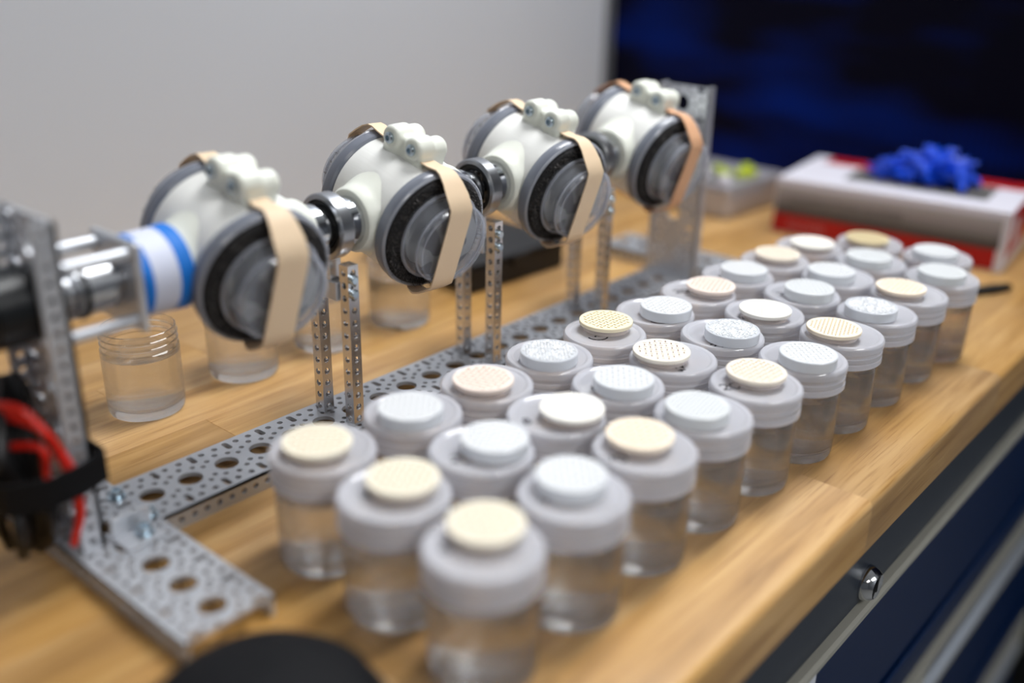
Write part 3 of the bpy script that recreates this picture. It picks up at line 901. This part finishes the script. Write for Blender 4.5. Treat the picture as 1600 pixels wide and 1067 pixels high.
# row, measured centre (x, y), disc kind, disc centre px, writing (text, px, size, rot)
J = [
 ('1', 40.8, -99.6, 'cream', (495, 687), ('5', (520, 716), 5, 200)),
 ('1', 99.5, -103.4, 'clear', (641, 634), ('U', (658, 662), 6, 10)),
 ('1', 154.0, -107.8, 'pink', (755, 590), None),
 ('1', 208.4, -110.0, 'glitter', (858, 547), ('U-', (846, 568), 7, -20)),
 ('1', 262.8, -112.4, 'yellow', (947, 499), ('U~', (934, 522), 7, -12)),
 ('1', 317.2, -115.0, 'clear', (1041, 476), ('U~', (1030, 497), 6.8, -12)),
 ('1', 371.6, -116.4, 'pink', (1111, 444), ('20', (1064, 452), 7, -35)),
 ('1', 426.0, -117.8, 'clear', (1163, 418), ('4', (1150, 436), 5, -35)),
 ('1', 480.4, -121.0, 'tan', (1215, 394), None),
 ('1', 534.8, -124.0, 'white', (1271, 379), None),
 ('2', 36.0, -156.3, 'cream', (629, 743), ('8', (578, 768), 6, -40)),
 ('2', 94.0, -158.2, 'clear', (773, 681), ('20', (720, 714), 7, -40)),
 ('2', 149.6, -161.8, 'white', (895, 635), ('8.', (830, 654), 6, -30)),
 ('2', 204.6, -163.9, 'clear', (975, 589), ('0', (929, 604), 4, -40)),
 ('2', 259.0, -166.6, 'slots', (1028, 547), ('42', (1063, 573), 5.5, 52)),
 ('2', 313.4, -169.6, 'glitter', (1150, 516), ('2.', (1121, 537), 5.5, -40)),
 ('2', 367.8, -171.0, 'white', (1196, 482), ('24', (1159, 495), 6.5, -40)),
 ('2', 422.2, -172.4, 'milky', (1265, 448), ('26', (1225, 456), 6.5, -40)),
 ('2', 476.6, -175.6, 'clear', (1298, 421), None),
 ('2', 531.0, -178.6, 'milky', (1355, 401), None),
 ('2', 581.0, -156.6, 'yellowpale', (1353, 372), None),
 ('3', 32.0, -216.0, 'cream', (760, 812), ('6', (696, 852), 7, -40)),
 ('3', 92.0, -218.4, 'clear', (893, 739), ('4', (850, 778), 6, -40)),
 ('3', 150.8, -218.4, 'peach', (1000, 676), ('70', (962, 714), 7, -30)),
 ('3', 205.2, -220.0, 'milky', (1090, 632), ('-', (1120, 659), 8, 20)),
 ('3', 259.6, -222.6, 'tan', (1182, 578), ('20', (1140, 601), 7.5, -32)),
 ('3', 314.0, -225.6, 'clear', (1264, 551), ('-', (1252, 571), 5, -40)),
 ('3', 368.4, -226.6, 'tanfine', (1301, 511), ('-', (1319, 532), 5, -30)),
 ('3', 422.8, -227.8, 'glitter', (1356, 479), ('2', (1343, 495), 5, -40)),
 ('3', 477.6, -229.6, 'peach', (1405, 447), ('25', (1425, 464), 6, -10)),
 ('3', 532.6, -234.0, 'milky', (1470, 427), None),
 ('3', 583.0, -212.6, 'clear', (1455, 396), None),
]
DISC = {   # colour name, top rgb, floor rgb, thickness, look
 'cream': ('cream', (240, 232, 212), (216, 200, 170), 6.2, 'weave'),
 'yellow': ('pale yellow', (243, 231, 198), (208, 184, 138), 6.2, 'weave'),
 'yellowpale': ('dull cream-yellow', (214, 198, 158), (190, 168, 122), 6.2, 'weave'),
 'pink': ('pinkish white', (243, 226, 214), (214, 172, 150), 6.2, 'weave'),
 'tan': ('tan', (240, 229, 212), (194, 164, 136), 6.2, 'weave'),
 'tanfine': ('orange-tan', (245, 230, 206), (192, 150, 106), 6.2, 'fine'),
 'peach': ('peach', (249, 233, 211), (228, 196, 168), 6.2, 'weave'),
 'white': ('opaque white', (247, 244, 236), (232, 222, 204), 6.2, 'fine'),
 'slots': ('white brown-slotted', (250, 243, 228), (118, 58, 40), 6.2, 'slots'),
 'clear': ('translucent white', (250, 251, 252), (238, 241, 245), 7.0, 'weave'),
 'milky': ('milky translucent', (246, 248, 249), (240, 243, 245), 7.2, 'fine'),
 'glitter': ('sparkling clear', (251, 252, 253), (236, 239, 244), 6.8, 'glit'),
}
CLEAR = ('clear', 'milky', 'glitter')
def disc_mesh_body(t, kind):
    z0 = 0 if kind in CLEAR else t-2.7
    d = .25 if kind == 'glitter' else .62
    return MB().lathe([(0, z0), (16.7, z0), (17.3, z0+0.3), (17.4, z0+.8), (17.4, t-.4), (17.1, t), (16.0, t), (15.9, t-d), (0, t-d)], 56)
def disc_weave(t, look):
    mb = MB(); rr = random.Random(4)
    if look == 'glit':
        p = 1.9; n = 9
        for i in range(-n, n+1):
            for j in range(-n, n+1):
                x, y = i*p, j*p
                if math.hypot(x, y) < 15.3:
                    mt = T((x, y, t-.3)) @ Euler((rr.gauss(0, .22), rr.gauss(0, .22), rr.uniform(0, 3))).to_matrix().to_4x4()
                    mb.box(-.9, .9, -.75, .75, -.6, .42, 0, 0, mt)
        return mb
    # a plate pierced by slots set alternately along and across, like a basket weave
    p, L_, w_ = {'weave': (3.2, 2.5, 1.15), 'fine': (2.35, 1.6, .85), 'slots': (3.3, 2.75, 1.0)}[look]
    n = int(17/p)+1; hs = []
    for i in range(-n, n+1):
        for j in range(-n, n+1):
            x, y = i*p, j*p
            if math.hypot(x, y) > 15.4-L_*.3:
                continue
            a, b = (L_/2, w_/2) if (i+j) % 2 else (w_/2, L_/2)
            hs.append([(x-a, y-b), (x+a, y-b), (x+a, y+b), (x-a, y+b)])
    mb.holed(circ(0, 0, 16.0, 56), hs, .6, lambda u, v, w: (u, v, t+w))
    return mb
DM = {}
for k, (nm, top, flo, th, look) in DISC.items():
    if k in ('clear', 'milky', 'glitter'):
        dens = {'clear': .86, 'milky': .88, 'glitter': .78}[k]
        mt_ = clear_mix('disc_'+k, top, dens, 0.08, (0.98, 0.99, 1.0), 0.2)
        mf_ = clear_mix('disc_body_'+k, flo, dens, 0.15, (0.98, 0.99, 1.0), 0.2)
        DM[k] = [mt_, mf_, mf_]
    else:
        mt_ = mat('disc_'+k, top, 0.5); mf_ = mat('disc_floor_'+k, flo, 0.6)
        DM[k] = [mt_, mt_, mf_]
ORD = ['nearest', 'second', 'third', 'fourth', 'fifth', 'sixth', 'seventh', 'eighth', 'ninth', 'tenth', 'eleventh']
cnt = {'1': 0, '2': 0, '3': 0}
body_me, weave_me = {}, {}
for row, x, y, kind, dpx, ink in J:
    nm, top, flo, th, look = DISC[kind]
    k = cnt[row]; cnt[row] += 1
    pos = ORD[k] if k else 'nearest-to-camera'
    where = f'{pos} of the {ROWS[row]}' if k == 0 else f'{pos} from the near end of the {ROWS[row]}'
    ii = None
    if ink:
        wx, wy = bp(ink[1][0], ink[1][1]+3, 61.5)
        ii = (ink[0], wx, wy, ink[2], ink[3])
    jar(x, y, f'lidded water jar {where}, under {nm} disc', True, 'lidded jars of water in rows', ii)
    dx, dy = bp(*dpx, 62.5+th)
    # keep the disc on its lid
    dd = math.hypot(dx-x, dy-y)
    if dd > 9:
        dx, dy = x+(dx-x)*9/dd, y+(dy-y)*9/dd
    t = thing('printed_disc', f'{nm} disc on the jar {where}', 'disc', (dx, dy, 61.5 if dd > 99 else 62.45), (0, 0, R(rnd.uniform(-12, 50))), 'printed discs on the jar lids')
    if kind not in body_me:
        bm_ = disc_mesh_body(th, kind)
        bo = bm_.build('disc_body', [DM[kind][1], DM[kind][2]], t, ang=0.5)
        # recessed floor takes the floor colour
        nfac = len(bo.data.polygons)
        for p_ in bo.data.polygons[nfac-56:]:
            p_.material_index = 1
        wo = disc_weave(th, look).build('woven_pattern', DM[kind][0], t, kind='stuff', smooth=False)
        body_me[kind], weave_me[kind] = bo.data, wo.data
        if kind not in CLEAR:
            puck = MB().lathe([(0, 0), (15.0, 0), (15.5, .5), (15.5, 3.1), (15.2, 3.4), (0, 3.4)], 56).build('clear_puck', M['puck'], t, label='clear plastic puck under the disc').data
    else:
        link('disc_body', body_me[kind], t); link('woven_pattern', weave_me[kind], t, kind='stuff')
        if kind not in CLEAR:
            link('clear_puck', puck, t, label='clear plastic puck under the disc')
# four open jars behind the rig
bl = ['open water jar behind the taped hub, nearest the left end', 'open water jar behind the nearest drum', 'open water jar behind the first bearing posts', 'open water jar behind the second drum, in front of the black case']
for (x, y), l in zip(((68, 121), (147, 123), (221, 121), (293, 114)), bl):
    jar(x, y, l, False, 'open jars behind the channel')

# ------------------------------------------------------------------ things at the back
bc_ = thing('black_case', 'flat black case lying on the bench behind the rig', 'case', (377, 112, 0), (0, 0, R(-4)))
MB().box(0, 122, 0, 150, 0.1, 24, 2).build('case_base', M['case'], bc_)
MB().box(-1, 123, -1, 151, 24.2, 28, 1.5).build('case_lid', M['case'], bc_)
MB().box(50, 72, -2.6, 0, 16, 26, .6).build('latch', M['case'], bc_)

sb = thing('silver_case', 'silver metal case with small parts on top, behind the far upright', 'case', (752, 70, 0), (0, 0, R(-3)))
MB().box(0, 112, 0, 130, 0.1, 34, 4).build('case_body', M['silverbox'], sb)
MB().box(-1, 113, -1, 131, 34.2, 38, 1.8).build('case_top', M['silverbox'], sb)
MB().box(8, 60, 20, 70, 38.2, 41, 1).build('circuit_board', M['greyprint'], sb)
for k, (x, y, a) in enumerate(((776, 92, 20), (800, 80, -30), (795, 104, 60), (822, 92, 10))):
    t = thing('plastic_clip', ['yellow-green plastic clip nearest the camera on the silver case', 'yellow-green plastic clip at the right on the silver case',
              'yellow-green plastic clip at the middle of the silver case', 'yellow-green plastic clip at the back of the silver case'][k], 'clip', (x, y, 41.4), (0, 0, R(a)), 'clips on the silver case')
    MB().box(-11, 11, -4, 4, 0, 4, 1).build('clip_arm', M['lime'], t)
    MB().lathe([(2.5, 0), (6.5, 0), (6.5, 6), (2.5, 6)], 20, T((10, 0, 0)), close=True).build('clip_ring', M['lime'], t)
for k, (x, y) in enumerate(((764, 84), (770, 112), (790, 130))):
    t = thing('bottle_cap', ['white round cap at the near corner of the silver case', 'white round cap behind the near corner of the silver case', 'white round cap at the back of the silver case'][k], 'cap', (x, y, 38.4), None, 'caps on the silver case')
    MB().lathe([(0, 0), (8, 0), (8, 7), (7.2, 8), (0, 8)], 28).build('cap_shell', M['white'], t)
    MB().lathe([(8.05, 1), (8.5, 1), (8.5, 2.4), (8.05, 2.4)], 28, close=True).build('cap_ridge', M['paper'], t)

gb = thing('glove_carton', 'red, white and grey carton at the far end of the bench, blue gloves on top', 'box', (750, 15, 0), (0, 0, R(-83.5)))
# local x runs along the long side towards the camera's right, local y away
L_, D_, H_ = 232, 134, 60
MB().box(0, L_, 0.6, D_, 0.1, H_, .8).build('carton_body', M['white'], gb)
MB().box(1, L_-8, -0.2, 0.6, 2, 22).build('red_panel', M['red'], gb, smooth=False)
MB().box(2, L_-6, -0.2, 0.6, 22.2, 53).build('grey_panel', M['gradprint'], gb, smooth=False)
MB().box(L_, L_+.5, 8, D_-4, 12, H_-1).build('red_end_panel', M['red'], gb, smooth=False)
MB().box(L_+.5, L_+.8, 22, 50, 24, 48).build('end_print', M['white'], gb, smooth=False)
MB().box(18, L_-4, D_-34, D_-2, H_, H_+.4).build('red_top_panel', M['red'], gb, smooth=False)
MB().box(60, L_-30, 34, D_-38, H_, H_+.3).build('glove_opening', M['greyprint'], gb, smooth=False)
rx = (math.pi/2, 0, 0)
lettering('carton_lettering', 'EXAMINATION GLOVES', 11, M['greyprint'], gb, (0.075, -0.0006, 0.038), rx)
lettering('carton_lettering', 'GLOVES', 11, M['palepink'], gb, (0.038, -0.0006, 0.011), rx)
lettering('carton_lettering', 'LARGE  100', 7, M['palepink'], gb, (0.185, -0.0006, 0.010), rx)

def crumple(mb, c, rx_, ry, rz, seed, nu=40, nv=22, rough=.35):
    from mathutils import noise
    vs, fs = [], []
    for j in range(nv+1):
        ph = math.pi*j/nv
        for i in range(nu):
            th = 2*math.pi*i/nu
            d = Vector((math.sin(ph)*math.cos(th), math.sin(ph)*math.sin(th), math.cos(ph)))
            k = 1+rough*noise.turbulence(d*2.2+Vector((seed, seed*2, 0)), 3, True)-rough*.6
            z = d.z*rz*k
            vs.append((c[0]+d.x*rx_*k, c[1]+d.y*ry*k, c[2]+max(z, -rz*.35)))
    for j in range(nv):
        for i in range(nu):
            a = j*nu+i; b = j*nu+(i+1) % nu
            fs.append((a, a+nu, b+nu, b))
    mb.add(vs, fs)
    return mb
gl = thing('nitrile_glove', 'crumpled blue nitrile gloves lying on top of the red and white carton', 'gloves', (838, -112, 60.6), (0, 0, R(-83.5)))
crumple(MB(), (2, 0, 12), 44, 26, 25, 1.3, nu=64, nv=32, rough=1.0).build('glove_palm', M['glove'], gl, ang=1.2)
crumple(MB(), (-30, -4, 8), 30, 20, 18, 4.1, nu=56, nv=28, rough=1.0).build('glove_cuff', M['glove'], gl, ang=1.2)
gr = random.Random(2)
for k in range(5):
    a = R(-60+30*k); x0, y0 = 22+gr.uniform(-4, 6), -10+5*k
    pts = [(x0, y0, 10), (x0+10*math.cos(a), y0+8*math.sin(a), 14+gr.uniform(-4, 6)), (x0+20*math.cos(a), y0+14*math.sin(a), 9+gr.uniform(-4, 4)), (x0+26*math.cos(a), y0+20*math.sin(a), 4)]
    MB().tube(spline(pts, 5), [5.5]*5+[5]*5+[4.6]*4+[3, 2.5], 10).build('glove_finger', M['glove'], gl, ang=1.2)

pn = thing('marker_pen', 'black pen lying on the bench beyond the last jar at the right', 'pen', (700, -222, 4.4), (0, 0, R(-28)))
MB().tube([(-50, 0, 0), (10, 0, 0)], 4.2, 16).build('barrel', M['dark'], pn)
MB().tube([(10, 0, 0), (11, 0, 0), (30, 0, 0), (34, 0, -1)], [4.4, 4.6, 3.6, 2.2], 16).build('pen_cap', M['dark'], pn)

# large display at the bench end
ds = thing('display_screen', 'large dark display showing deep blue bands at the far end of the bench', 'display', (983, -350, 40))
MB().box(2, 40, -760, 751, -90, 900, 3).build('display_case', M['black'], ds)
MB().box(0, 2, -748, 751.5, -78, 888).build('screen', M['screen'], ds, smooth=False)
MB().box(41, 70, -150, 150, -940, 300).build('stand_column', M['black'], ds, smooth=False)
MB().box(20, 260, -300, 300, -940, -915, 4).build('stand_foot', M['black'], ds)
struct('trim_1', MB().box(966, 979, 401, 404, -900, 1800), M['trimdark'])

# soft black pouch in the near foreground
pc = thing('fabric_pouch', 'soft black rounded fabric pouch in the near foreground at the bottom', 'pouch', (-66, -190, 0))
from mathutils import noise as _n
vs, fs = [], []
nu, nv = 56, 20
for j in range(nv+1):
    ph = math.pi*j/nv
    for i in range(nu):
        th = 2*math.pi*i/nu
        d = Vector((math.sin(ph)*math.cos(th), math.sin(ph)*math.sin(th), math.cos(ph)))
        k = 1+.05*_n.noise(d*2.0)
        vs.append((d.x*50*k, d.y*50*k, max(0.1, 15+24*d.z*k)))
for j in range(nv):
    for i in range(nu):
        a = j*nu+i; b = j*nu+(i+1) % nu
        fs.append((a, a+nu, b+nu, b))
MB().add(vs, fs).build('pouch_body', M['blackcloth'], pc, ang=1.0)
MB().tube([(50.5*math.cos(a/40*2*math.pi), 50.5*math.sin(a/40*2*math.pi), 15) for a in range(41)], 1.3, 8).build('zip_seam', M['dark'], pc)
